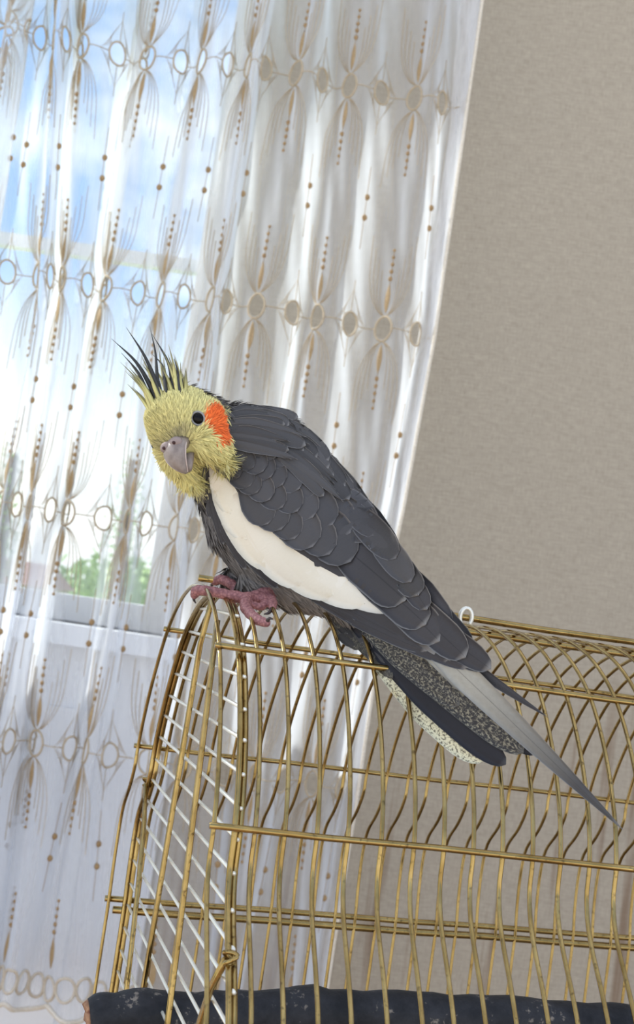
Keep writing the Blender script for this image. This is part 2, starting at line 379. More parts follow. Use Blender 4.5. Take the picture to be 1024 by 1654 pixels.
def fan(s, z, sgn):
    mb = MB()
    for side in (-1, 1):
        for k in range(4):
            wd = .0105+.0045*k; ht = .050+.012*k; pts = []
            for u in np.linspace(0, 1, 11):
                # springs out sideways, then bends up around the leaf
                xx = side*wd*math.sin(min(1, u*1.35)*math.pi/2)**.8*(1+.15*u); zz = sgn*ht*u**1.6
                ss = s+xx/L
                if 0 < ss < Smax: pts.append(CP(ss, z+zz, .0005))
            if len(pts) > 3: mb.tube(pts, .00042, 4, caps=False)
    mb.build('thread_fan', m_fan, root)['kind'] = 'stuff'
def lace(s, z):
    mb = MB(); hw, hh = .020, .036
    for sgn in (-1, 1):
        for side in (-1, 1):
            for k in range(1, 7):
                u = k/7; a = (s+side*hw*u/L, z+sgn*.013*(1-u)); e = (s, z+sgn*(hh*(1-u*.55)))
                a2 = (s+side*hw*(1-u)/L, z+sgn*hh*u*.95)
                for p0, p1 in ((a, a2),):
                    if 0 < p0[0] < Smax and 0 < p1[0] < Smax: mb.tube([CP(p0[0]+(p1[0]-p0[0])*q, p0[1]+(p1[1]-p0[1])*q, .0004) for q in (0, .5, 1)], .00022, 3, caps=False)
            pts = [(s+side*hw*(1-q)/L, z+sgn*hh*q**1.15) for q in np.linspace(0, 1, 6)]
            pts = [CP(p[0], p[1], .0004) for p in pts if 0 < p[0] < Smax]
            if len(pts) > 2: mb.tube(pts, .00022, 3, caps=False)
        mb.tube([CP(s, z+sgn*(.012+q*.034), .0004) for q in np.linspace(0, 1, 6)], .0004, 4, caps=False)
    mb.build('lace_diamond', m_fan, root)['kind'] = 'stuff'
zlo = {}
for r in range(1, 5):
    for k in range(0, int(Smax)):
        s = k+1e-4; z = ZR[r]; x = CP(s, z).x
        hidden = False
        if x < -.78: continue
        big = k % 2 == 0
        ring(s, z, .0122 if big else .0116, .0012 if big else .0011, m_tan)
        e = .0118/L
        mb = MB(); mb.tube([CP(s+e+(1-2*e)*q, z, .0004) for q in np.linspace(0, 1, 8) if s+e+(1-2*e)*q < Smax] or [CP(s, z), CP(s, z)], .00055, 4); mb.build('connecting_thread', m_tan, root)
        if big:
            for sgn in (1, -1):
                leaf(s, z+sgn*.0165, sgn); beads(s, z+sgn*.0530, sgn); fan(s, z+sgn*.0135, sgn)
        else:
            lace(s, z)
            zm = .5*(z+ZR[r+1]) if r < 4 else z-.1; mb = MB()
            for d in (.011, -.011): mb.ellipsoid(CP(s, zm+d, .0006), ax(.0031), 8, 6)
            mb.tube([CP(s, zm+q, .0003) for q in np.linspace(-.045, .045, 9)], .0003, 4); mb.build('bead_strand', m_bead, root)
for k in range(0, int(Smax)*2):                          # the hem: rings side by side with leaves above
    s = k/2+1e-4; z = ZR[5]; x = CP(s, z).x
    if x < -.62: continue
    ring(s, z+.004*math.sin(k*1.3), .0108, .0016, m_pale, 'hem_ring')
    if k % 4 == 0: leaf(s, z+.017, 1); beads(s, z+.054, 1)
# ------------------------------------------------------------------ bird cage
m_brass, t, b = mat('old_brass_wire', rough=.33, metal=1.0); tc = t.new('ShaderNodeTexCoord')
n1 = t.noise(tc.outputs['Object'], 60, 4); n2 = t.noise(tc.outputs['Object'], 420, 2)
c = t.ramp(n1, [(.30, srgb(140, 114, 66)), (.70, srgb(184, 158, 102))])
c = t.mix(t.ramp(n2, [(.60, (0, 0, 0)), (.75, (.7, .7, .7))]), c, srgb(74, 54, 34)); t.l.new(c, b.inputs['Base Color'])
t.l.new(t.ramp(n1, [(.3, (.13, .13, .13)), (.7, (.26, .26, .26))]), b.inputs['Roughness'])
m_bright, t, b = mat('lit_plated_wire', (.92, .89, .78, 1), .38, .55)  # pale base colour holds the window light that the cross bars reflect
m_tray, t, b = mat('cage_tray_plastic', (.30, .22, .14, 1), .5)
YAW = math.radians(14.33); U = Vector((math.cos(YAW), math.sin(YAW), 0)); V = Vector((math.sin(YAW), -math.cos(YAW), 0)); Zv = Vector((0, 0, 1))
K = .60/.47
O = CAM + Vector((-.0378*K, .60, .0054*K))              # left end of the ridge
HB = .315                                               # height of the wire body
prof = [(0, 0), (.020, .0012), (.045, .0085), (.0697, .0232), (.090, .045), (.104, .068), (.1105, .087), (.1115, .098), (.119, .110), (.131, .122), (.1345, .136), (.134, .155), (.1315, .173), (.1315, .20), (.1315, HB)]
def CG(u, v, h): return O + U*u + V*v - Zv*h
profF = prof[:7]+[(.1118, .101), (.119, .115), (.136, .134), (.147, .150), (.151, .172), (.151, .20), (.151, HB)]
half = catmull([Vector((a, h, 0)) for a, h in prof], 4); halfF = catmull([Vector((a, h, 0)) for a, h in profF], 4)
def a_at(h, front=False): hf_ = halfF if front else half; return interp(h, [q.y for q in hf_], [q.x for q in hf_])
cage = tag(empty('birdcage', CG(.26, 0, HB+.03)), 'brass wire birdcage with a rounded top that the cockatiel stands on', 'birdcage')
LEN = .52
# wires: each is one arch over the ridge
us = [0.0]
xs_front = [407, 455, 507, 557, 611, 664, 712, 760, 807, 856, 901, 948, 991]
def u_of(x, v, h):
    lo, hi = -.05, .6
    for _ in range(40):
        m_ = .5*(lo+hi); q = CG(m_, v, h)-CAM; xx = 512+F*q.dot(RT)/q.dot(fw)
        if xx < x: lo = m_
        else: hi = m_
    return lo
uw = [u_of(x, .1105, .095) for x in xs_front]
print('wire u', [round(u, 4) for u in uw])
step = (uw[-1]-uw[0])/(len(uw)-1)
while uw[-1] < LEN-.02: uw.append(uw[-1]+step)
R_ = .00092
for i, u in enumerate([0.0]+uw):
    mb = MB()
    pts = [CG(u, -q.x, q.y) for q in reversed(half)] + [CG(u, q.x, q.y) for q in halfF[1:]]
    mb.tube(pts, R_, 8); mb.build('wire', m_brass, cage)
# rails along the cage
def rail(v, h, u0=-.002, u1=LEN, r=.0013, dh=0, name='rail', dv=0):
    mb = MB(); mb.tube([CG(u0+(u1-u0)*k/12, v+dv*k/12, h+dh*k/12+.0003*math.sin(k*2.1)) for k in range(13)], r, 8); mb.build(name, m_brass, cage)
rail(-.003, -.0035, u0=.000, r=.0016, name='ridge_rail'); rail(.009, .0030, r=.0015, name='ridge_rail')
rail(-.0697-.001, .0232, dh=.004); rail(.0697+.0015, .0232, dh=.0005)
rail(-.1105-.001, .087, dh=-.001); rail(.1105+.0018, .087)
for s in (-1, 1):
    a3 = .151 if s > 0 else .1315
    if s < 0: rail(s*(a3+.0015), .172, dh=-.006, r=.0017); rail(s*(a3+.0010), .1775, dh=-.006, u0=.003, r=.0021)
    rail(s*(a3+.001), HB-.004, r=.002)
# end panels (left one in view): doubled frame wires, uprights and many thin cross bars coloured as window-lit
def end_panel(u, du):
    for s in (-1, 1):
        for k in (0, 1):
            mb = MB(); mb.tube([CG(u+du*k*.0022, s*q.x*(.985-.012*k), q.y+.0022) for q in (halfF if s > 0 else half)], .00125, 8); mb.build('frame_wire', m_brass, cage)
    ups = [(-.012, -.030, .0), (.018, .046, .012), (-.060, -.074, .105), (.060, .080, .128)]
    for v0, v1, h0 in ups:
        for k in (0, 1):
            mb = MB(); pts = []
            for q in np.linspace(0, 1, 14):
                h = h0+(HB-h0)*q; v = v0+(v1-v0)*min(1, q*1.5)**.9
                if h0 > .1: v = math.copysign(a_at(h0, v0 > 0), v0)+(v1-math.copysign(a_at(h0, v0 > 0), v0))*min(1, q*2.2)**.55
                v = max(-a_at(h)*.98, min(a_at(h, True)*.98, v)); pts.append(CG(u-du*.0012, v+k*.0021, h+.002))
            mb.tube(pts, .00115, 8); mb.build('upright_wire', m_brass, cage)
        if h0 > .1:
            mb = MB(); c0 = CG(u, math.copysign(a_at(h0, v0 > 0), v0), h0+.001); mb.tube([c0+(V*math.cos(a)+Zv*math.sin(a))*.0022+U*.0022*math.sin(a*2) for a in np.linspace(0, 9, 22)], .0008, 6); mb.build('wire_tie', m_brass, cage)
    h = .0105
    while h < HB-.01:
        a = a_at(h)*.985; a2_ = a_at(h, True)*.985; mb = MB(); mb.tube([CG(u+du*.0016, -a+(a+a2_)*k/4, h+.0004*math.sin(k+h*900)) for k in range(5)], .00078, 6); mb.build('cross_bar', m_bright, cage); h += .01165
end_panel(.0085, 1); end_panel(LEN-.0085, -1)
# small wire hook on the ridge
q0 = O + U*u_of(752, 0, 0)
mb = MB(); mb.tube([q0+U*.003*math.cos(a)+Zv*(.0035+.0045*math.sin(a))-V*.001 for a in np.linspace(-.9, math.pi+.9, 16)], .0011, 6); mb.build('hook', m_bright, cage)
# tray and feet of the cage
mb = MB(); ring_ = lambda a, h, e: [CG(-.004-e, -a, h), CG(LEN+.004+e, -a, h), CG(LEN+.004+e, a+.02, h), CG(-.004-e, a+.02, h)]
mb.loft([ring_(.134, HB-.006, 0), ring_(.146, HB-.006, .012), ring_(.140, HB+.045, .006), ring_(.130, HB+.05, 0)]); mb.build('tray', m_tray, cage, smooth=False)
# table under the cage
m_table, t, b = mat('table_wood', rough=.4); tc = t.new('ShaderNodeTexCoord')
t.l.new(t.ramp(t.noise(t.mapping(tc.outputs['Object'], (2, 30, 2)), 1.0, 4), [(.3, (.14, .08, .045)), (.7, (.26, .16, .09))]), b.inputs['Base Color'])
zt = (O.z-HB-.05)
tb = tag(empty('side_table', CG(.26, 0, 0)-Zv*(O.z)), 'dark wooden side table below the picture that the birdcage stands on', 'table')
tb.location = (CG(.26, 0, 0).x, CG(.26, 0, 0).y, 0)
def obox(c, hu, hv, z0, z1):
    vs_ = [c+U*(sx*hu)+V*(sy*hv) for sx, sy in ((-1, -1), (1, -1), (1, 1), (-1, 1))]
    return [Vector((q.x, q.y, z0)) for q in vs_]+[Vector((q.x, q.y, z1)) for q in vs_], [(0,1,2,3),(7,6,5,4),(0,4,5,1),(1,5,6,2),(2,6,7,3),(3,7,4,0)]
cc = CG(.26, 0, 0)
mb = MB(); mb.add(*obox(cc, .33, .19, zt-.03, zt-.0005)); mb.build('tabletop', m_table, tb, smooth=False)
for a in (-1, 1):
    for c_ in (-1, 1):
        mb = MB(); mb.add(*obox(cc+U*(a*.29)+V*(c_*.155), .02, .02, 0, zt-.03)); mb.build('leg', m_table, tb, smooth=False)

# ------------------------------------------------------------------ perch pushed through the end panel
m_perch, t, b = mat('perch_black_bark', rough=.6, spec=.25); tc = t.new('ShaderNodeTexCoord')
n1 = t.noise(tc.outputs['Object'], 55, 5, .65); n2 = t.noise(tc.outputs['Object'], 260, 3, .7)
c = t.ramp(n1, [(.35, (.010, .011, .014)), (.65, (.035, .036, .042))])
c = t.mix(t.ramp(t.math('MULTIPLY', n1, n2), [(.33, (0, 0, 0)), (.40, (.7, .7, .7))]), c, srgb(150, 140, 128)); t.l.new(c, b.inputs['Base Color'])
t.l.new(t.bump(n1, .6, .002), b.inputs['Normal'])
m_cut, t, b = mat('perch_cut_wood', rough=.8); tc = t.new('ShaderNodeTexCoord')
t.l.new(t.ramp(t.noise(tc.outputs['Object'], 300, 3), [(.3, srgb(120, 70, 48)), (.7, srgb(190, 150, 115))]), b.inputs['Base Color'])
def on_v(x, y, v):                                      # point of the cage's plane v = const at a pixel
    d = fw + RT*((x-512)/F) + DN*((y-827)/F); n = -V; k = (O+V*v-CAM).dot(n)/d.dot(n); return CAM+d*k
pc = [on_v(144, 1647, .004), on_v(215, 1638, .004), on_v(340, 1640, .004), on_v(480, 1634, .004), on_v(640, 1638, .004), on_v(820, 1646, .004), on_v(1030, 1660, .004)]
pd = (pc[-1]-pc[-2]).normalized(); pc.append(pc[-1]+pd*.12)
pts = catmull(pc, 6); rr = [.0102+.0005*math.sin(i*1.1)+.0004*math.sin(i*2.7+1)+(.0009 if i in (6, 18, 19) else 0) for i in range(len(pts))]; rr[0] = .0088
perch = tag(empty('perch', pts[0]-Zv*.01), 'thick black bark perch with a rough cut end, inside the cage bottom', 'perch')
mb = MB(); mb.tube(pts, rr, 18); mb.build('branch', m_perch, perch)
mb = MB(); e = (pts[0]-pts[1]).normalized(); s1 = e.orthogonal().normalized(); s2 = e.cross(s1); n = 18
ringa = [pts[0]+(s1*math.cos(2*math.pi*k/n)+s2*math.sin(2*math.pi*k/n))*.0086 for k in range(n)]
ringb = [pts[0]+e*(.0012+.0012*math.sin(k*2.3))+(s1*math.cos(2*math.pi*k/n)+s2*math.sin(2*math.pi*k/n))*.0078 for k in range(n)]
ringc = [pts[0]+e*(.0006+.001*math.sin(k*1.3))+(s1*math.cos(2*math.pi*k/n)+s2*math.sin(2*math.pi*k/n))*.004 for k in range(n)]
mb.loft([ringa, ringb, ringc]); mb.build('cut_end', m_cut, perch)
# ------------------------------------------------------------------ cockatiel: materials
def pigment_mat(name, rough=.75, sheen=.0):
    m, t, b = mat(name, rough=rough, spec=.25); a = t.new('ShaderNodeVertexColor', layer_name='pigment')
    t.l.new(a.outputs[0], b.inputs['Base Color']); return m
m_plum = pigment_mat('plumage_down')
def feather_mat(name, c, edge, stripe=.25, edge_w=.10, mott=None, rough=.62, tipdark=None, shaft_k=.0, vary=.35):
    """u runs root to tip, v across; fine barbs, paler rim, dark shaft"""
    m, t, b = mat(name, rough=rough, spec=.3); uv = t.new('ShaderNodeUVMap'); sp = t.new('ShaderNodeSeparateXYZ'); t.l.new(uv.outputs[0], sp.inputs[0])
    oi = t.new('ShaderNodeObjectInfo'); u, v = sp.outputs[0], sp.outputs[1]
    av = t.math('ABSOLUTE', v)
    br = t.noise(t.mapping(t.new('ShaderNodeUVMap').outputs[0], (55, 3, 1), rot=(0, 0, .5)), 1.0, 2)
    c0 = t.mix(t.math('MULTIPLY', br, stripe), c, tuple(x*.45 for x in c[:3])+(1,))
    c0 = t.mix(t.math('MULTIPLY', t.math('SUBTRACT', oi.outputs['Random'], .3), vary, clamp=True), c0, tuple(min(1, x*1.8) for x in c[:3])+(1,))
    if mott:
        nz = t.noise(t.mapping(t.new('ShaderNodeUVMap').outputs[0], (58, 6, 1)), 1.0, 4, .7)
        c0 = t.mix(t.ramp(nz, [(.50, (0, 0, 0)), (.58, (1, 1, 1))]), c0, mott)
    if tipdark: c0 = t.mix(t.ramp(u, [(tipdark[1], (0, 0, 0)), (tipdark[2], (1, 1, 1))]), c0, tipdark[0])
    rim = t.math('MAXIMUM', t.ramp(av, [(1-edge_w, (0, 0, 0)), (1, (1, 1, 1))]), t.ramp(u, [(1-edge_w*.5, (0, 0, 0)), (1, (1, 1, 1))]))
    c0 = t.mix(t.math('MULTIPLY', rim, .8), c0, edge)
    shaft = t.math('MULTIPLY', t.math('LESS_THAN', av, .03), shaft_k)
    c0 = t.mix(t.math('MULTIPLY', shaft, .5), c0, (.012, .012, .014, 1))
    t.l.new(c0, b.inputs['Base Color']); t.l.new(t.bump(br, .35, .0004), b.inputs['Normal']); return m
G_COV = srgb(78, 76, 77); G_DK = srgb(64, 62, 64); G_EDGE = srgb(140, 136, 134); G_MANT = srgb(68, 66, 66)
m_cov = feather_mat('grey_covert', G_COV, G_EDGE, .30, .10)
m_mant = feather_mat('grey_mantle_feather', G_MANT, srgb(150, 146, 142), .40, .10, vary=.9)
m_fl = feather_mat('dark_flight_feather', G_DK, srgb(160, 157, 153), .25, .09, shaft_k=.8)
m_wh = feather_mat('white_wing_feather', srgb(232, 223, 202), srgb(240, 234, 218), .10, .05)
m_tl = feather_mat('pale_grey_tail_feather', srgb(172, 168, 156), srgb(150, 148, 146), .45, .12, tipdark=(srgb(74, 73, 74), .34, .80), shaft_k=.8)
m_tk = feather_mat('black_tail_feather', srgb(36, 36, 42), srgb(80, 80, 82), .2, .06)
m_tm = feather_mat('mottled_tail_feather', srgb(52, 50, 50), srgb(96, 94, 90), .2, .08, mott=srgb(138, 132, 114))
m_te = feather_mat('pale_barred_tail_feather', srgb(212, 205, 172), srgb(224, 220, 196), .1, .08, mott=srgb(104, 98, 82))
m_cr = feather_mat('crest_feather_dark', srgb(62, 62, 62), srgb(96, 94, 80), .2, .2)
m_cr2 = feather_mat('crest_feather_yellow', srgb(206, 196, 128), srgb(210, 204, 150), .3, .2, tipdark=(srgb(96, 94, 84), .45, 1.0))
m_beak, t, b = mat('grey_horn_beak', rough=.42); tc = t.new('ShaderNodeTexCoord')
t.l.new(t.ramp(t.noise(tc.outputs['Object'], 260, 4), [(.3, srgb(126, 112, 105)), (.7, srgb(160, 147, 138))]), b.inputs['Base Color'])
m_cere, t, b = mat('cere_skin', srgb(152, 135, 130), .6)
m_horn, t, b = mat('beak_edge_pale', srgb(212, 194, 184), .5)
m_nos, t, b = mat('nostril_dark', srgb(62, 34, 34), .6)
m_eye, t, b = mat('black_eye', (.004, .003, .003, 1), .12, 0, .18)
m_lid, t, b = mat('eyelid_grey', srgb(150, 148, 146), .6)
m_foot, t, b = mat('pink_scaly_foot', rough=.6); tc = t.new('ShaderNodeTexCoord')
vo = t.new('ShaderNodeTexVoronoi'); t.l.new(tc.outputs['Object'], vo.inputs['Vector']); vo.inputs['Scale'].default_value = 900
t.l.new(t.ramp(vo.outputs['Distance'], [(.1, srgb(176, 122, 119)), (.8, srgb(128, 80, 82))]), b.inputs['Base Color']); t.l.new(t.bump(vo.outputs['Distance'], .5, .0004), b.inputs['Normal'])
m_claw, t, b = mat('dark_claw', srgb(62, 50, 50), .35)

bird = tag(empty('cockatiel', P(385, 962, .605)), 'grey cockatiel with yellow face, orange cheek and raised crest, standing on the cage', 'bird')
# ------------------------------------------------------------------ body: lofted trunk + head + cheeks fused into one skin
# stations: centre x, y (photo frame), distance, half height, half thickness (px)
ST = [(318,700,.588,46,44),(348,716,.597,70,58),(397,748,.606,100,80),(435,803,.606,119,94),(475,860,.604,115,94),(517,902,.600,101,84),(566,934,.588,74,66),(604,970,.575,54,48),(640,1010,.556,37,28),(675,1050,.540,20,12)]
AXD = []
for i in range(len(ST)):
    a = ST[max(0, i-1)]; b_ = ST[min(len(ST)-1, i+1)]; v = Vector((b_[0]-a[0], b_[1]-a[1])); AXD.append(v.normalized())
def wp(x, y, d, k): return P(x, y, d - k*d/F)             # k px towards the camera
mb = MB(); rings = []
for (x, y, d, hh, th), ad in zip(ST, AXD):
    n = Vector((ad.y, -ad.x)); rg = []
    for k in range(28):
        a = 2*math.pi*k/28; rg.append(wp(x+n.x*hh*math.cos(a), y+n.y*hh*math.cos(a), d, th*math.sin(a)))
    rings.append(rg)
mb.loft(rings)
DH = .577; ph = DH/F
s2 = Vector((.894, .447)); u2 = Vector((-.447, .894))      # image-plane axes of the tilted head (x right, y up)
def cv(x, y, z): return (RT*x + UP*y - fw*z)
yw, pdn = math.radians(28), math.radians(14)
zc = -fw; sv = cv(s2.x, s2.y, 0); uv_ = cv(u2.x, u2.y, 0)
HS = (sv*math.cos(yw) + zc*math.sin(yw)).normalized()      # side (towards its left cheek)
f0 = (zc*math.cos(yw) - sv*math.sin(yw)).normalized()
HF = (f0*math.cos(pdn) - uv_*math.sin(pdn)).normalized(); HU = HF.cross(HS); HU = HU if HU.dot(uv_) > 0 else -HU
HC = P(298, 690, DH)
def hp(s, u, f): return HC + (HS*s + HU*u + HF*f)*ph
def hell(c, r): mb.ellipsoid(hp(*c), [HS*(r[0]*ph), HU*(r[1]*ph), HF*(r[2]*ph)], 28, 18)
hell((0, 2, -4), (57, 60, 58)); hell((0, 24, 6), (47, 38, 45)); hell((33, -28, 14), (31, 36, 34)); hell((-31, -28, 14), (28, 36, 32)); hell((0, -20, 22), (26, 28, 30))
hell((-34, -50, 16), (17, 26, 20)); hell((30, -50, 14), (22, 24, 22)); hell((10, -16, -34), (48, 46, 46)); hell((46, -6, 2), (24, 30, 30))
# thighs and vent
for c, r in (((425, 945, .596), (44, 30)), ((392, 935, .612), (36, 26))):
    q = P(*c); k = c[2]/F; mb.ellipsoid(q, [RT*(r[0]*k), UP*(r[1]*k), fw*(26*k)], 20, 12)
tmp = mb.build('tmp_body', m_plum); md = tmp.modifiers.new('r', 'REMESH'); md.mode = 'VOXEL'; md.voxel_size = .0013
sm = tmp.modifiers.new('s', 'SMOOTH'); sm.factor = .5; sm.iterations = 9
dg = bpy.context.evaluated_depsgraph_get(); me = bpy.data.meshes.new_from_object(tmp.evaluated_get(dg)); bpy.data.objects.remove(tmp)
bv = np.zeros(len(me.vertices)*3); me.vertices.foreach_get('co', bv); bv = bv.reshape(-1, 3)
bn = np.zeros(len(me.vertices)*3); me.vertices.foreach_get('normal', bn); bn = bn.reshape(-1, 3)
BVH = BVHTree.FromPolygons([Vector(v) for v in bv], [tuple(p.vertices) for p in me.polygons])
def hit(x, y):
    d = (P(x, y, 1)-CAM).normalized(); q = BVH.ray_cast(CAM, d); return q[0], q[1]
EYE, EYN = hit(320, 676); CHK, CHN = hit(347, 682)
hc = np.array(HC); hs = np.array(HS); hu = np.array(HU); hf = np.array(HF)
RTn, DNn, FWn, CAMn = [np.array(q) for q in (RT, DN, fw, CAM)]
def topx(p):
    d = p-CAMn; z = d@FWn; return 512+F*(d@RTn)/z, 827+F*(d@DNn)/z
def lin(*c): return np.array(srgb(*c)[:3])
def pigment(p, jit=None):
    """plumage colour of the bird at a point of its skin"""
    p = np.atleast_2d(p); rel = (p-hc)/ph; S = rel@hs; Uq = rel@hu; Fq = rel@hf
    r = np.sqrt((rel**2).sum(1)); n = len(p)
    nz = np.sin(p[:, 0]*900+p[:, 2]*500)*np.sin(p[:, 2]*1100-p[:, 1]*400)*.5 + (jit if jit is not None else 0)
    col = np.tile(lin(108, 103, 100), (n, 1))
    x, y = topx(p)
    belly = np.clip((y-880)/80, 0, 1)[:, None]; col = col*(1-.45*belly)+lin(142, 133, 124)*.45*belly
    yel = lin(222, 211, 142); pale = lin(228, 222, 178); gry = lin(112, 108, 98)
    head = np.clip((100-r)/8+nz*1.5, 0, 1)*(Fq > -36+8*nz)
    head = head*np.clip(1-(np.clip((S+16)/6, 0, 1)*np.clip((24-S)/6, 0, 1)*np.clip((-50-Uq)/8, 0, 1)), 0, 1)
    hcol = np.tile(yel, (n, 1))
    k = np.clip((-14-Fq)/14+nz, 0, 1)*np.clip((Uq-14)/14, 0, 1); hcol = hcol*(1-k[:, None])+lin(150, 145, 132)*k[:, None]     # greyer crown behind the crest
    k = np.clip((-Uq-62)/16+nz, 0, 1)[:, None]*.55; hcol = hcol*(1-k)+pale*k
    lore = np.exp(-(((S-14)/16)**2+((Uq+4)/9)**2))*(Fq > 20); hcol = hcol*(1-.65*lore[:, None])+gry*.65*lore[:, None]
    lore = np.exp(-(((S+20)/16)**2+((Uq+6)/9)**2))*(Fq > 20); hcol = hcol*(1-.55*lore[:, None])+gry*.55*lore[:, None]
    fh = np.exp(-((S/15)**2+((Uq-22)/22)**2))*(Fq > 10); fh = fh*(.6+.8*np.clip(nz, -1, 1)); hcol = hcol*(1-.5*np.clip(fh, 0, 1)[:, None])+lin(130, 124, 84)*.5*np.clip(fh, 0, 1)[:, None]
    d = np.sqrt(((p-np.array(CHK))**2).sum(1))/ph
    k = np.clip((24+4*nz-d)/4, 0, 1)[:, None]; hcol = hcol*(1-k)+lin(240, 112, 52)*k
    return col*(1-head[:, None])+hcol*head[:, None]
for p in me.polygons: p.use_smooth = True
a = me.color_attributes.new('pigment', 'FLOAT_COLOR', 'POINT'); cc_ = np.ones((len(bv), 4), dtype=np.float32); cc_[:, :3] = pigment(bv); a.data.foreach_set('color', cc_.ravel())
me.materials.clear(); me.materials.append(m_plum); me.name = 'body'
body = bpy.data.objects.new('body', me); COL.objects.link(body); body.parent = bird; body.matrix_parent_inverse = Matrix.Translation(-bird.location)
# ------------------------------------------------------------------ down: thousands of fine soft barbs lying along the skin
def down(name, mask_fn, count, ln, wd, flow, lift, jitter=.25, seed=1, parent=None):
    rg = np.random.default_rng(seed)
    tri = []
    for p in me.polygons:
        v = p.vertices; tri.append((v[0], v[1], v[2]))
        if len(v) == 4: tri.append((v[0], v[2], v[3]))
    tri = np.array(tri); A, B, C = bv[tri[:, 0]], bv[tri[:, 1]], bv[tri[:, 2]]
    cen = (A+B+C)/3; keep = mask_fn(cen); tri = tri[keep]; A, B, C = A[keep], B[keep], C[keep]
    ar = np.linalg.norm(np.cross(B-A, C-A), axis=1); idx = rg.choice(len(tri), count, p=ar/ar.sum())
    r1 = np.sqrt(rg.random(count))[:, None]; r2 = rg.random(count)[:, None]
    p0 = A[idx]*(1-r1)+B[idx]*r1*(1-r2)+C[idx]*r1*r2
    nn = (bn[tri[idx, 0]]+bn[tri[idx, 1]]+bn[tri[idx, 2]]); nn /= np.linalg.norm(nn, axis=1)[:, None]
    fl = flow(p0); fl = fl-nn*(fl*nn).sum(1)[:, None]; fl /= np.linalg.norm(fl, axis=1)[:, None]+1e-9
    sd = np.cross(nn, fl); fl = fl+sd*rg.normal(size=(count, 1))*jitter; fl /= np.linalg.norm(fl, axis=1)[:, None]; sd = np.cross(nn, fl)
    l = (ln(p0) if callable(ln) else ln)*(.7+.6*rg.random(count)); l = l[:, None]; wv_ = (wd*(.7+.6*rg.random(count)))[:, None]
    ok = (np.linalg.norm(p0+fl*l*.5-np.array(EYE), axis=1) > 11.5*ph) & (np.linalg.norm(p0+fl*l-np.array(EYE), axis=1) > 11*ph); p0, fl, nn, sd, l, wv_ = p0[ok], fl[ok], nn[ok], sd[ok], l[ok], wv_[ok]; count = len(p0); Vs = []
    for u, wf, lf in ((0, .55, -.05), (.35, 1, .5), (.75, .75, .95), (1.0, .12, 1.0)):
        c = p0+fl*l*u+nn*l*lift*lf
        Vs += [c-sd*wv_*wf, c+nn*wv_*wf*.35, c+sd*wv_*wf]
    Vs = np.stack(Vs, 1).reshape(-1, 3); base = np.arange(count)*12; fs_ = []
    for q in range(3):
        for e in (0, 1):
            fs_.append(np.stack([base+q*3+e, base+q*3+e+1, base+q*3+e+4, base+q*3+e+3], 1))
    fs_ = np.concatenate(fs_)
    col = pigment(p0, rg.normal(size=count)*.25)*(.70+.52*rg.random((count, 1)))
    o = mesh_obj(name, Vs, fs_.tolist(), m_plum, parent or bird, cols=np.clip(np.repeat(col, 12, axis=0), 0, 1)); o['kind'] = 'stuff'; return o
bx = np.array(hp(0, -34, 58))
def headmask(c):
    rel = (c-hc)/ph; return (np.sqrt((rel**2).sum(1)) < 104) & (rel@hf > -48) & ~((np.abs(rel@hs) < 20) & (rel@hf > 38) & (rel@hu < -6) & (rel@hu > -48)) & (np.linalg.norm(c-np.array(EYE), axis=1) > 11*ph)
def headflow(p):
    f_ = p-bx; rel = (p-hc)/ph; dwn = np.clip((-10-rel@hu)/20, 0, 1)[:, None]
    f_ = f_/np.linalg.norm(f_, axis=1)[:, None]; return f_*(1-.6*dwn)+(-hu*.8+np.array(DN)*.3)*dwn
down('face_down', headmask, 15000, lambda p: .0042+.0060*np.clip((-20-((p-hc)/ph)@hu)/40, 0, 1), .00034, headflow, .22, .28, 3)
SX = np.array([s[0] for s in ST]); SD = np.array([s[2] for s in ST]); LOWE = [(338,748),(345,838),(368,880),(402,916),(450,945),(500,958),(560,985),(630,1022),(700,1060)]
ax0 = np.array((P(604, 970, .582)-P(397, 748, .606)).normalized())
def bodymask(c):
    rel = (c-hc)/ph; x, y = topx(c); dz = (c-CAMn)@FWn; near = dz < np.interp(x, SX, SD)-.003; under = near & (x > 366) & (y < np.interp(x, [q[0] for q in LOWE], [q[1] for q in LOWE])-10)
    return ((np.sqrt((rel**2).sum(1)) > 88) | (rel@hf < -30)) & (x < 660) & ~under
down('body_down', bodymask, 15000, .0078, .00058, lambda p: np.tile(ax0, (len(p), 1)), .10, .18, 5)

# ------------------------------------------------------------------ feathers
SX = np.array([s[0] for s in ST]); SY = np.array([s[1] for s in ST])
def bodydepth(x, y, grow=1.06):
    """distance of the near side of the trunk (smooth) below photo point x, y"""
    best = None
    for i in range(len(ST)-1):
        ax_, ay_ = ST[i][:2]; bx_, by_ = ST[i+1][:2]; vx, vy = bx_-ax_, by_-ay_; l2 = vx*vx+vy*vy
        u = ((x-ax_)*vx+(y-ay_)*vy)/l2; uc = min(1, max(0, u)); dx, dy = x-ax_-vx*uc, y-ay_-vy*uc; dd = dx*dx+dy*dy
        if best is None or dd < best[0]: best = (dd, i, uc)
    dd, i, u = best; q = [ST[i][k]*(1-u)+ST[i+1][k]*u for k in range(5)]
    r = min(1, math.sqrt(dd)/(q[3]*grow)); return q[2]-q[4]*1.04*math.sqrt(max(.0, 1-r*r))*q[2]/F
TAILX, TAILD = [540, 600, 650, 720, 800, 900, 1010], [.574, .553, .537, .522, .515, .511, .509]
def flydepth(x, y):
    d = interp(x, TAILX, TAILD); e = bodydepth(x, y)
    k = min(1, max(0, (x-545)/115)); k = k*k*(3-2*k); return e*(1-k)+min(d, e)*k
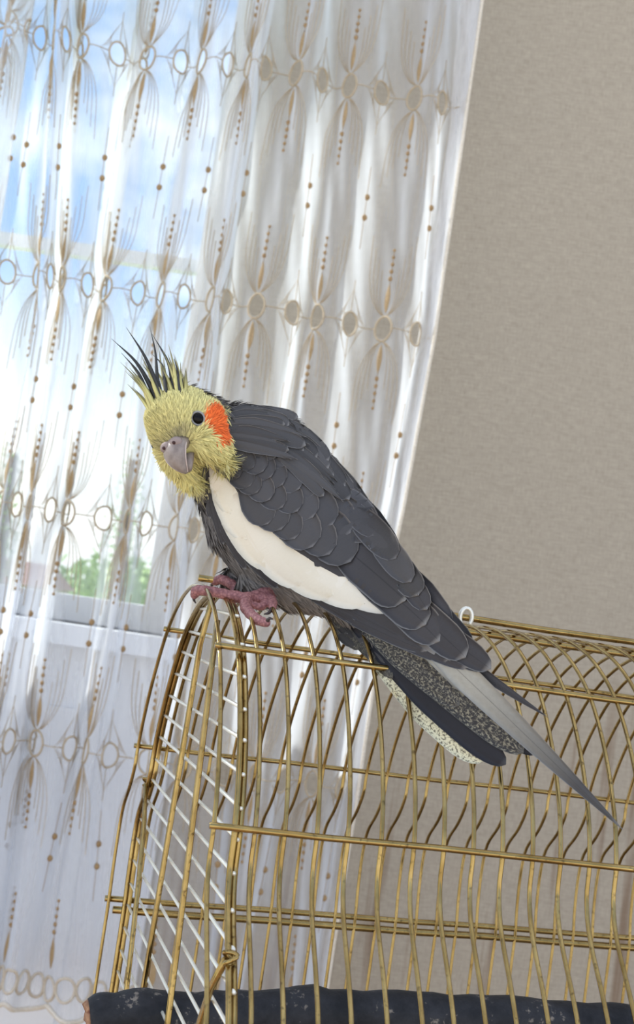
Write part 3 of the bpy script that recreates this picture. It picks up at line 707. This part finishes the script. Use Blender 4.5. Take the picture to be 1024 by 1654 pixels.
def feather(name, root, tip, wpx, m, parent, depth, lift=(0, 3), bend=0.0, shape='covert', n=10, camber=2.0, thick=.6, asym=0.0, off=0.0):
    """one feather: shaft from root to tip (photo frame, laid on the surface depth(x, y)), cambered vane with thickness"""
    r = Vector(root); tp = Vector(tip); ax_ = tp-r; ln = ax_.length; ax_.normalize(); nr = Vector((-ax_.y, ax_.x)); mid = (r+tp)/2+nr*bend*ln
    prof_ = {'covert': lambda u: (.55+.45*min(1, u/.45)) if u < .62 else math.sqrt(max(0, 1-((u-.62)/.38)**2)),
             'long': lambda u: (.40+.60*min(1, u/.5)) if u < .80 else math.sqrt(max(0, 1-((u-.80)/.20)**2)),
             'taper': lambda u: (.45+.55*min(1, u/.3)) if u < .3 else (1-((u-.3)/.7)**1.5)*.97+.03*(u < .99),
             'crest': lambda u: (.5+.5*min(1, u/.25)) if u < .25 else max(.04, 1-((u-.25)/.75)**.8)}[shape]
    ms = 5 if shape != 'crest' else 3; V_ = []; UV = []; side_n = None
    for layer in (0, 1):
        for i in range(n+1):
            u = i/n; u = u if shape in ('taper', 'crest') else 1-(1-u)**1.35
            c = r*(1-u)**2+mid*2*u*(1-u)+tp*u*u; tg = ((mid-r)*(1-u)+(tp-mid)*u).normalized(); nn = Vector((-tg.y, tg.x)); hw = wpx*.5*prof_(min(u, .9999))
            k0 = lift[0]+(lift[1]-lift[0])*u+off; dc = depth(c.x, c.y)
            for j in range(ms):
                v = -1+2*j/(ms-1); q = c+nn*(hw*(v+asym*(1-v*v)))
                dq = depth(q.x, q.y)*.7+dc*.3
                V_.append(wp(q.x, q.y, dq, k0-camber*v*v+(0.35 if j == ms//2 else 0)-layer*thick)); UV.append((u, v))
    N_ = (n+1)*ms; Fc = []
    for i in range(n):
        for j in range(ms-1):
            a = i*ms+j; Fc.append((a, a+1, a+ms+1, a+ms)); Fc.append((N_+a+ms, N_+a+ms+1, N_+a+1, N_+a))
    edge_ = [i*ms for i in range(n+1)]+[n*ms+j for j in range(1, ms)]+[i*ms+ms-1 for i in range(n-1, -1, -1)]+[j for j in range(ms-2, 0, -1)]
    for a, b_ in zip(edge_, edge_[1:]+edge_[:1]): Fc.append((b_, a, N_+a, N_+b_))
    return mesh_obj(name, V_, Fc, m, parent, uvs=UV)

# wing: a shell the feathers sit on
low = [(338,748),(332,790),(345,838),(368,880),(402,916),(450,945),(500,958),(560,985),(630,1022),(700,1060)]
upp = [(372,690),(400,690),(440,700),(480,716),(520,748),(556,796),(592,846),(628,900),(664,960),(712,1040)]
lo_c = catmull([Vector((*q, 0)) for q in low], 4); up_c = catmull([Vector((*q, 0)) for q in upp], 4)
V_ = []; NA, NB = len(lo_c), 13; UV = []
for layer in (0, 1):
    for i in range(NA):
        for j in range(NB):
            v = j/(NB-1); q = lo_c[i]*(1-v)+up_c[i]*v; e = 5*math.sin(math.pi*min(max(v, .0), 1))**.5
            V_.append(wp(q.x, q.y, flydepth(q.x, q.y), 1.5+e-layer*5)); UV.append((i/(NA-1), v*2-1))
Fc = []; N_ = NA*NB
for i in range(NA-1):
    for j in range(NB-1):
        a = i*NB+j; Fc.append((a, a+1, a+NB+1, a+NB)); Fc.append((N_+a+NB, N_+a+NB+1, N_+a+1, N_+a))
edge_ = [i*NB for i in range(NA)]+[(NA-1)*NB+j for j in range(1, NB)]+[i*NB+NB-1 for i in range(NA-2, -1, -1)]+[j for j in range(NB-2, 0, -1)]
for a, b_ in zip(edge_, edge_[1:]+edge_[:1]): Fc.append((b_, a, N_+a, N_+b_))
wing = mesh_obj('wing', V_, Fc, m_fl, bird, uvs=UV); wing['label'] = 'folded grey wing with a broad white patch'
wd_ = lambda x, y: flydepth(x, y)
# flight feathers, longest and lowest first
for root, tip, wp_, lf, bd in [((560,930),(793,1081),46,(2,5),-.03),((530,935),(781,1083),30,(2,4),.015),((500,950),(757,1079),26,(3,4),.03),((488,952),(728,1068),24,(4,4),.045),((478,948),(690,1052),22,(5,5),.05),
                               ((560,900),(752,1062),58,(4,8),-.04),((545,890),(710,1036),62,(6,10),-.04),((530,880),(688,1009),66,(8,12),-.04),((510,850),(655,970),74,(9,14),-.03)]:
    feather('flight_feather', root, tip, wp_, m_fl, wing, wd_, lf, bd, 'long', 14, 2.0)
# white patch feathers
for root, tip, wp_, lf, bd in [((470,905),(642,983),46,(7,8),.06),((440,890),(590,975),54,(8,9),.05),((405,850),(540,962),62,(8,10),.07),((375,800),(492,946),66,(8,10.5),.08),((352,765),(440,920),60,(8,11),.07),((350,745),(398,872),50,(8,11.5),.06),((352,742),(372,830),36,(9,12),.04),((356,748),(352,800),28,(10,12),.03)]:
    feather('white_feather', root, tip, wp_, m_wh, wing, wd_, lf, bd, 'covert', 12, 2.0)
# grey coverts in overlapping rows, small at the shoulder, large towards the tip
def whiteline(x): return interp(x, [345, 358, 372, 385, 417, 437, 452, 484, 503, 534, 600, 660], [700, 722, 756, 786, 820, 862, 890, 899, 925, 934, 962, 985])
def upline(x): return interp(x, [q[0] for q in upp], [q[1] for q in upp])
rows = []; a = 0.0; dirv = Vector((.72, .694)); nrm_ = Vector((-.694, .72)); o0 = Vector((352, 690))
cnt = 0; pend = []
while a < 330:
    size = 24+a*.17; b0 = -130; k = 0
    while b0 < 150:
        c = o0+dirv*a+nrm_*(b0+(size*.36 if int(len(rows)) % 2 else 0))+Vector((random.uniform(-3, 3), random.uniform(-3, 3)))
        tipx = c
        if 368 < c.x < 645 and c.y > 712-.15*(c.x-368) and upline(c.x)-4 < c.y < whiteline(c.x)+random.uniform(-6, 9):
            pend.append((a, c.copy(), size))
        b0 += size*.72
    rows.append(a); a += size*.47
pend.sort(key=lambda q: -q[0])
for a, c, size in pend:
    dv = dirv+Vector((-.0016*(c.y-upline(c.x)-40), .0012*(c.y-upline(c.x)-40))); dv = Vector((dv.x+random.uniform(-.07, .07), dv.y+random.uniform(-.07, .07))).normalized()
    ln = size*1.25*(1+.0010*a); rt = c-dv*ln
    if rt.x < 350: rt.x = 350
    feather('covert_feather', rt, c, size*random.uniform(.92, 1.1), m_cov, wing, wd_, (7.5, 17.5+random.uniform(-.8, .8)-.006*a), random.uniform(-.03, .03), 'covert', 8, .8)
    cnt += 1
print('coverts', cnt)
for root, tip, w_ in [((556,812),(640,902),50),((590,848),(664,940),46),((530,770),(606,866),46)]:
    feather('covert_feather', root, tip, w_, m_cov, wing, wd_, (17, 18), -.03, 'covert', 9, 1.5)
# leading edge of the wing: narrow dark feathers beside the white patch
for root, tip, w_ in [((338,742),(340,838),12),((336,775),(362,880),12),((344,820),(398,920),12),((372,872),(450,950),12),((420,915),(510,964),12)]:
    feather('edge_feather', root, tip, w_, m_fl, wing, wd_, (5, 7), .05, 'long', 8, 1.0)
# mantle and nape feathers sweeping over the shoulder
def md_(x, y): return bodydepth(x, y, 1.10)
man = []
for k in range(34):
    u = random.random(); v = k/34
    x0 = 352+150*v+random.uniform(-6, 6); yb = interp(x0, [340, 372, 430, 470, 520, 560, 600, 640], [662, 656, 656, 676, 722, 784, 840, 896]); y0 = yb+8+u*34*(1-v*.4)
    x1 = x0+78+20*random.random(); y1b = interp(x1, [372, 430, 470, 520, 560, 600, 640], [654, 654, 674, 720, 782, 838, 894]); y1 = max(y1b+4, y0+(y1b-yb)*.85+random.uniform(2, 10))
    man.append((x0, y0, x1, y1, v))
for x0, y0, x1, y1, v in sorted(man, key=lambda q: -q[0]):
    feather('mantle_feather', (x0, y0), (x1, y1), random.uniform(22, 32), m_mant, bird, md_, (8, random.uniform(15, 24)), random.uniform(-.14, -.06), 'long', 10, 3.0)
for root, tip, w_, lf in [((575,838),(652,925),46,(15,17)),((600,862),(676,962),46,(13,15)),((520,760),(612,868),34,(12,15)),((545,800),(640,905),36,(12,15)),((575,835),(662,945),38,(11,14)),((600,862),(690,985),38,(9,12)),((560,780),(640,893),30,(8,11)),((590,830),(664,940),32,(7,10)),((610,860),(690,985),34,(5,8)),((640,900),(725,1010),36,(-6,-5)),((660,940),(760,1050),36,(-10,-9)),((520,728),(596,836),30,(5,9))]:
    feather('back_feather', root, tip, w_, m_mant if tip[0] < 680 else m_fl, bird, lambda x, y: bodydepth(x, y, 1.15) if x < 640 else flydepth(x, y), lf, -.04, 'long', 10, 2.5)
for root, tip, w_, lf in [((352,698),(436,716),20,(20,20)),((360,690),(420,700),18,(20,21)),((352,712),(410,722),18,(19,19)),((358,704),(470,738),22,(18,19)),((380,690),(480,722),24,(17,18))]:
    feather('mantle_feather', root, tip, w_, m_mant, bird, md_, lf, -.06, 'long', 10, 2.0)
tiers = [((486,712),(44,60),(604,832),(14,30),8,(15,21)),((424,668),(26,72),(548,752),(-6,60),10,(18,25)),((366,664),(-4,52),(478,672),(18,82),12,(22,31))]
for (rx, ry), (rdx, rdy), (tx_, ty_), (tdx, tdy), nf, lf in tiers:
    for k in range(nf-1, -1, -1):
        v = (k+random.uniform(-.3, .3))/(nf-1); sh = random.uniform(-34, 16); ed = .35+.65*min(1, v*2.5)
        feather('mantle_feather', (rx+rdx*v, ry+rdy*v), (tx_+tdx*v+sh, ty_+tdy*v+sh*.45), random.uniform(17, 25), m_mant, bird, md_, (lf[0]*ed, (lf[1]+random.uniform(-2, 3)-3*v)*ed), random.uniform(-.11, -.05), 'taper' if k % 3 else 'long', 12, 2.0)
feather('far_wing_tip', (700, 1030), (886, 1159), 20, m_fl, bird, flydepth, (-14, -10), .02, 'taper', 12, 1.0)
# tail
for root, tip, w_, m, lf, bd, shp in [((592,1046),(782,1229),48,m_te,(-9,-9),.055,'long'),((640,1060),(866,1218),34,m_tk,(-6,-5),-.01,'long'),((572,1008),(817,1235),44,m_tk,(-7,-6),.045,'long'),
                                      ((640,1010),(985,1322),30,m_tl,(-4,-3),-.015,'taper'),((560,985),(846,1216),46,m_tm,(-3,-2),.012,'long'),((632,980),(1008,1342),44,m_tl,(1,2),-.004,'taper'),((556,980),(742,1140),36,m_tm,(-1,0),.03,'long')]:
    feather('tail_feather', root, tip, w_, m, bird, flydepth, lf, bd, shp, 18, 1.5)
for k in range(16):
    x0 = 520+random.uniform(0, 70); y0 = 968+(x0-520)*.95+random.uniform(-4, 20); l = random.uniform(40, 70)
    feather('undertail_covert', (x0, y0), (x0+l*.74, y0+l*.80), random.uniform(16, 24), m_tm if k % 2 else m_mant, bird, flydepth, (-9, -5), random.uniform(-.03, .03), 'covert', 7, 2.0)
# crest
def hd(x, y): return DH-.004
tuft = []
for k in range(60):
    u = random.random(); x0 = 250+54*u; y0 = 676-22*u+random.uniform(-14, 18); l = random.uniform(34, 84); dx = -.62+.62*u+random.uniform(-.15, .15)
    tuft.append(([(x0, y0), (x0+dx*l*.25, y0-l*.34), (x0+dx*l*.62, y0-l*.68), (x0+dx*l*1.1, y0-l)], random.uniform(4, 8), m_cr2))
for (pts_, w_, m) in tuft+[([(262,668),(244,626),(219,584),(180,547)],8,m_cr),([(268,668),(256,628),(234,576),(204,529)],8,m_cr),([(270,664),(255,615),(251,570),(242,527)],6,m_cr),([(284,660),(279,622),(271,584),(246,540)],8,m_cr),
                      ([(272,660),(266,615),(262,590),(246,572)],6,m_cr),([(290,660),(284,618),(280,588),(272,556)],6,m_cr2),([(296,656),(288,622),(287,600),(281,580)],6,m_cr),([(300,652),(294,630),(293,612),(288,598)],6,m_cr),
                      ([(256,670),(236,630),(222,600),(196,570)],7,m_cr),([(258,672),(240,640),(228,612),(212,590)],7,m_cr2),([(276,662),(268,626),(262,600),(256,560)],7,m_cr2),([(264,664),(252,632),(242,604),(228,574)],7,m_cr2),
                      ([(292,660),(284,630),(280,606),(276,584)],7,m_cr2),([(280,664),(274,634),(268,610),(264,578)],8,m_cr2),([(252,676),(240,648),(232,628),(222,606)],8,m_cr2),([(300,658),(296,636),(292,622),(290,606)],7,m_cr2)]:
    n = 14; cl_ = catmull([Vector((*q, 0)) for q in pts_], 5); V_ = []; UV = []; Fc = []; zoff = random.uniform(-14, 22); N_ = len(cl_)
    for i, q in enumerate(cl_):
        u = i/(N_-1); tg = (cl_[min(i+1, N_-1)]-cl_[max(i-1, 0)]).normalized(); nn = Vector((-tg.y, tg.x, 0)); hw = w_*.6*(.7+.3*min(1, u*4))*max(.07, 1-u**1.7)
        base_k = 44*(1-u)**1.5+zoff*u+4*math.sin(u*3)
        for v, kk in ((-1, -1.0), (0, .9), (1, -1.0), (0, -1.4)): c = q+nn*hw*v; V_.append(wp(c.x, c.y, DH, base_k+kk)); UV.append((u, v))
    for i in range(N_-1):
        for j in range(4): Fc.append((i*4+j, i*4+(j+1) % 4, i*4+4+(j+1) % 4, i*4+4+j))
    mesh_obj('crest_feather', V_, Fc, m, bird, uvs=UV)
# ------------------------------------------------------------------ beak, eye
mb = MB(); rings = []
cur = [(46,-12,25,16),(58,-13,24,15),(67,-18,22,13),(73,-27,18.5,12),(76,-37,13.5,10),(75,-47,8,7),(72,-55,3,3)]
for i, (f_, u_, hw, hh) in enumerate(cur):
    a = cur[max(0, i-1)]; c = cur[min(len(cur)-1, i+1)]; tf, tu = c[0]-a[0], c[1]-a[1]; l = math.hypot(tf, tu); nf, nu = -tu/l, tf/l
    rings.append([hp(hw*math.cos(q)*(1-.22*max(0, math.sin(q))), u_+nu*hh*math.sin(q), f_+nf*hh*math.sin(q)) for q in np.linspace(0, 2*math.pi, 21)[:-1]])
mb.loft(rings); beak = mb.build('beak', m_beak, bird)
mb = MB(); cur = [(46,-36,16,10),(56,-44,14,9),(62,-50,11,7),(64,-56,6,4)]; rings = []
for f_, u_, hw, hh in cur: rings.append([hp(hw*math.cos(q), u_+hh*.6*math.sin(q), f_+hh*.8*math.sin(q)) for q in np.linspace(0, 2*math.pi, 17)[:-1]])
mb.loft(rings); mb.build('lower_mandible', m_beak, beak)
mb = MB(); mb.ellipsoid(hp(9.5, -6, 63), [HS*(12*ph), HU*(9.5*ph), HF*(7*ph)], 14, 10); mb.ellipsoid(hp(-9.5, -6, 63), [HS*(12*ph), HU*(9.5*ph), HF*(7*ph)], 14, 10); mb.build('cere', m_cere, beak)
for s in (-1, 1):
    c = hp(s*10.5, -4, 69.6); mb = MB(); mb.ellipsoid(c, [HS*(3.2*ph), HU*(3.2*ph), HF*(1.2*ph)], 10, 6); mb.build('nostril', m_nos, beak)
mb = MB(); mb.tube(catmull([hp(q, -15-.010*q*q, 76.5-.026*q*q) for q in (-22, -12, 0, 12, 22)], 4), 1.5*ph, 6); mb.build('beak_edge', m_horn, beak)
for s in (-1, 1):                                         # pale cutting edge of the upper beak
    mb = MB(); mb.tube(catmull([hp(s*q[0], q[1], q[2]) for q in [(23.5, -14.5, 58), (22, -20, 66.5), (18.3, -29, 72.5), (13.3, -39, 75), (8, -48, 74), (3, -55, 72)]], 4), .9*ph, 6); mb.build('beak_edge', m_horn, beak)
ez = EYN.normalized(); ex = HS-ez*HS.dot(ez); ex.normalize(); ey = ez.cross(ex)
mb = MB(); mb.ellipsoid(EYE+ez*1.0*ph, [ex*(8.6*ph), ey*(9.6*ph), ez*(6*ph)], 20, 12); eye = mb.build('eye', m_eye, bird)
mb = MB(); mb.tube([EYE+(ex*math.cos(a)*9.6+ey*math.sin(a)*10.8)*ph+ez*1.2*ph for a in np.linspace(0, 2*math.pi, 25)[:-1]], 1.9*ph, 6, closed=True); mb.build('eyelid', m_lid, eye)
E2 = hp(-50, 0, 26); q = BVH.find_nearest(E2); mb = MB(); mb.ellipsoid(q[0], [HF*(8.6*ph), HU*(9.6*ph), q[1]*(5*ph)], 16, 10); mb.build('eye', m_eye, bird)
# ------------------------------------------------------------------ feet: each one fused from toes, with claws
def foot(chains, claws, label=None):
    mb = MB()
    for ch in chains:
        pts_ = catmull([P(*q[:3]) for q in ch], 5); rr_ = np.interp(np.linspace(0, len(ch)-1, len(pts_)), range(len(ch)), [q[3]*.6/F for q in ch])
        rr_ = [r*(1+.10*math.sin(i*2.2)) for i, r in enumerate(rr_)]
        mb.tube(pts_, rr_, 12); mb.ellipsoid(pts_[0], [Vector((rr_[0], 0, 0)), Vector((0, rr_[0], 0)), Vector((0, 0, rr_[0]))], 12, 8); mb.ellipsoid(pts_[-1], [Vector((rr_[-1], 0, 0)), Vector((0, rr_[-1], 0)), Vector((0, 0, rr_[-1]))], 12, 8)
    tmp = mb.build('tmp', m_foot); md = tmp.modifiers.new('r', 'REMESH'); md.mode = 'VOXEL'; md.voxel_size = .0006
    sm = tmp.modifiers.new('s', 'SMOOTH'); sm.iterations = 4
    me_ = bpy.data.meshes.new_from_object(tmp.evaluated_get(bpy.context.evaluated_depsgraph_get())); bpy.data.objects.remove(tmp); me_.name = 'foot'
    for p in me_.polygons: p.use_smooth = True
    o = bpy.data.objects.new('foot', me_); COL.objects.link(o); o.parent = bird; o.matrix_parent_inverse = Matrix.Translation(-bird.location)
    for ch in claws:
        mb = MB(); mb.tube(catmull([P(*q[:3]) for q in ch], 4), np.interp(np.linspace(0, 1, (len(ch)-1)*4+1), [0, 1], [4.0*.6/F, .9*.6/F]), 8); mb.build('claw', m_claw, o)
foot([[(440,955,.592,13),(418,963,.583,11),(396,966,.577,10),(360,959,.577,8.5),(335,954,.579,8),(318,954,.582,9),(314,961,.584,7)],
      [(400,965,.577,9),(396,979,.568,9),(406,993,.558,8.5),(418,1002,.551,8),(430,1006,.548,7)],
      [(420,963,.583,9),(428,972,.578,8),(422,980,.574,6.5),(412,978,.573,6)],
      [(432,962,.588,8),(440,972,.578,8),(440,982,.570,6)]],
     [[(430,1006,.548),(435,999,.546),(441,1000,.546)],[(314,961,.584),(313,968,.586),(316,974,.588)],[(440,982,.570),(434,990,.566),(426,992,.565)]])
foot([[(415,945,.610,12),(398,954,.604,10),(386,952,.600,9),(374,944,.600,8.5),(358,936,.602,8.5),(346,940,.604,7)],
      [(398,954,.604,9),(388,956,.598,9),(378,958,.597,8)],[(400,952,.606,8),(430,962,.612,7),(455,968,.616,6)]],
     [[(346,940,.604),(342,945,.606),(343,951,.608)],[(378,958,.597),(373,960,.597),(371,965,.598)]])
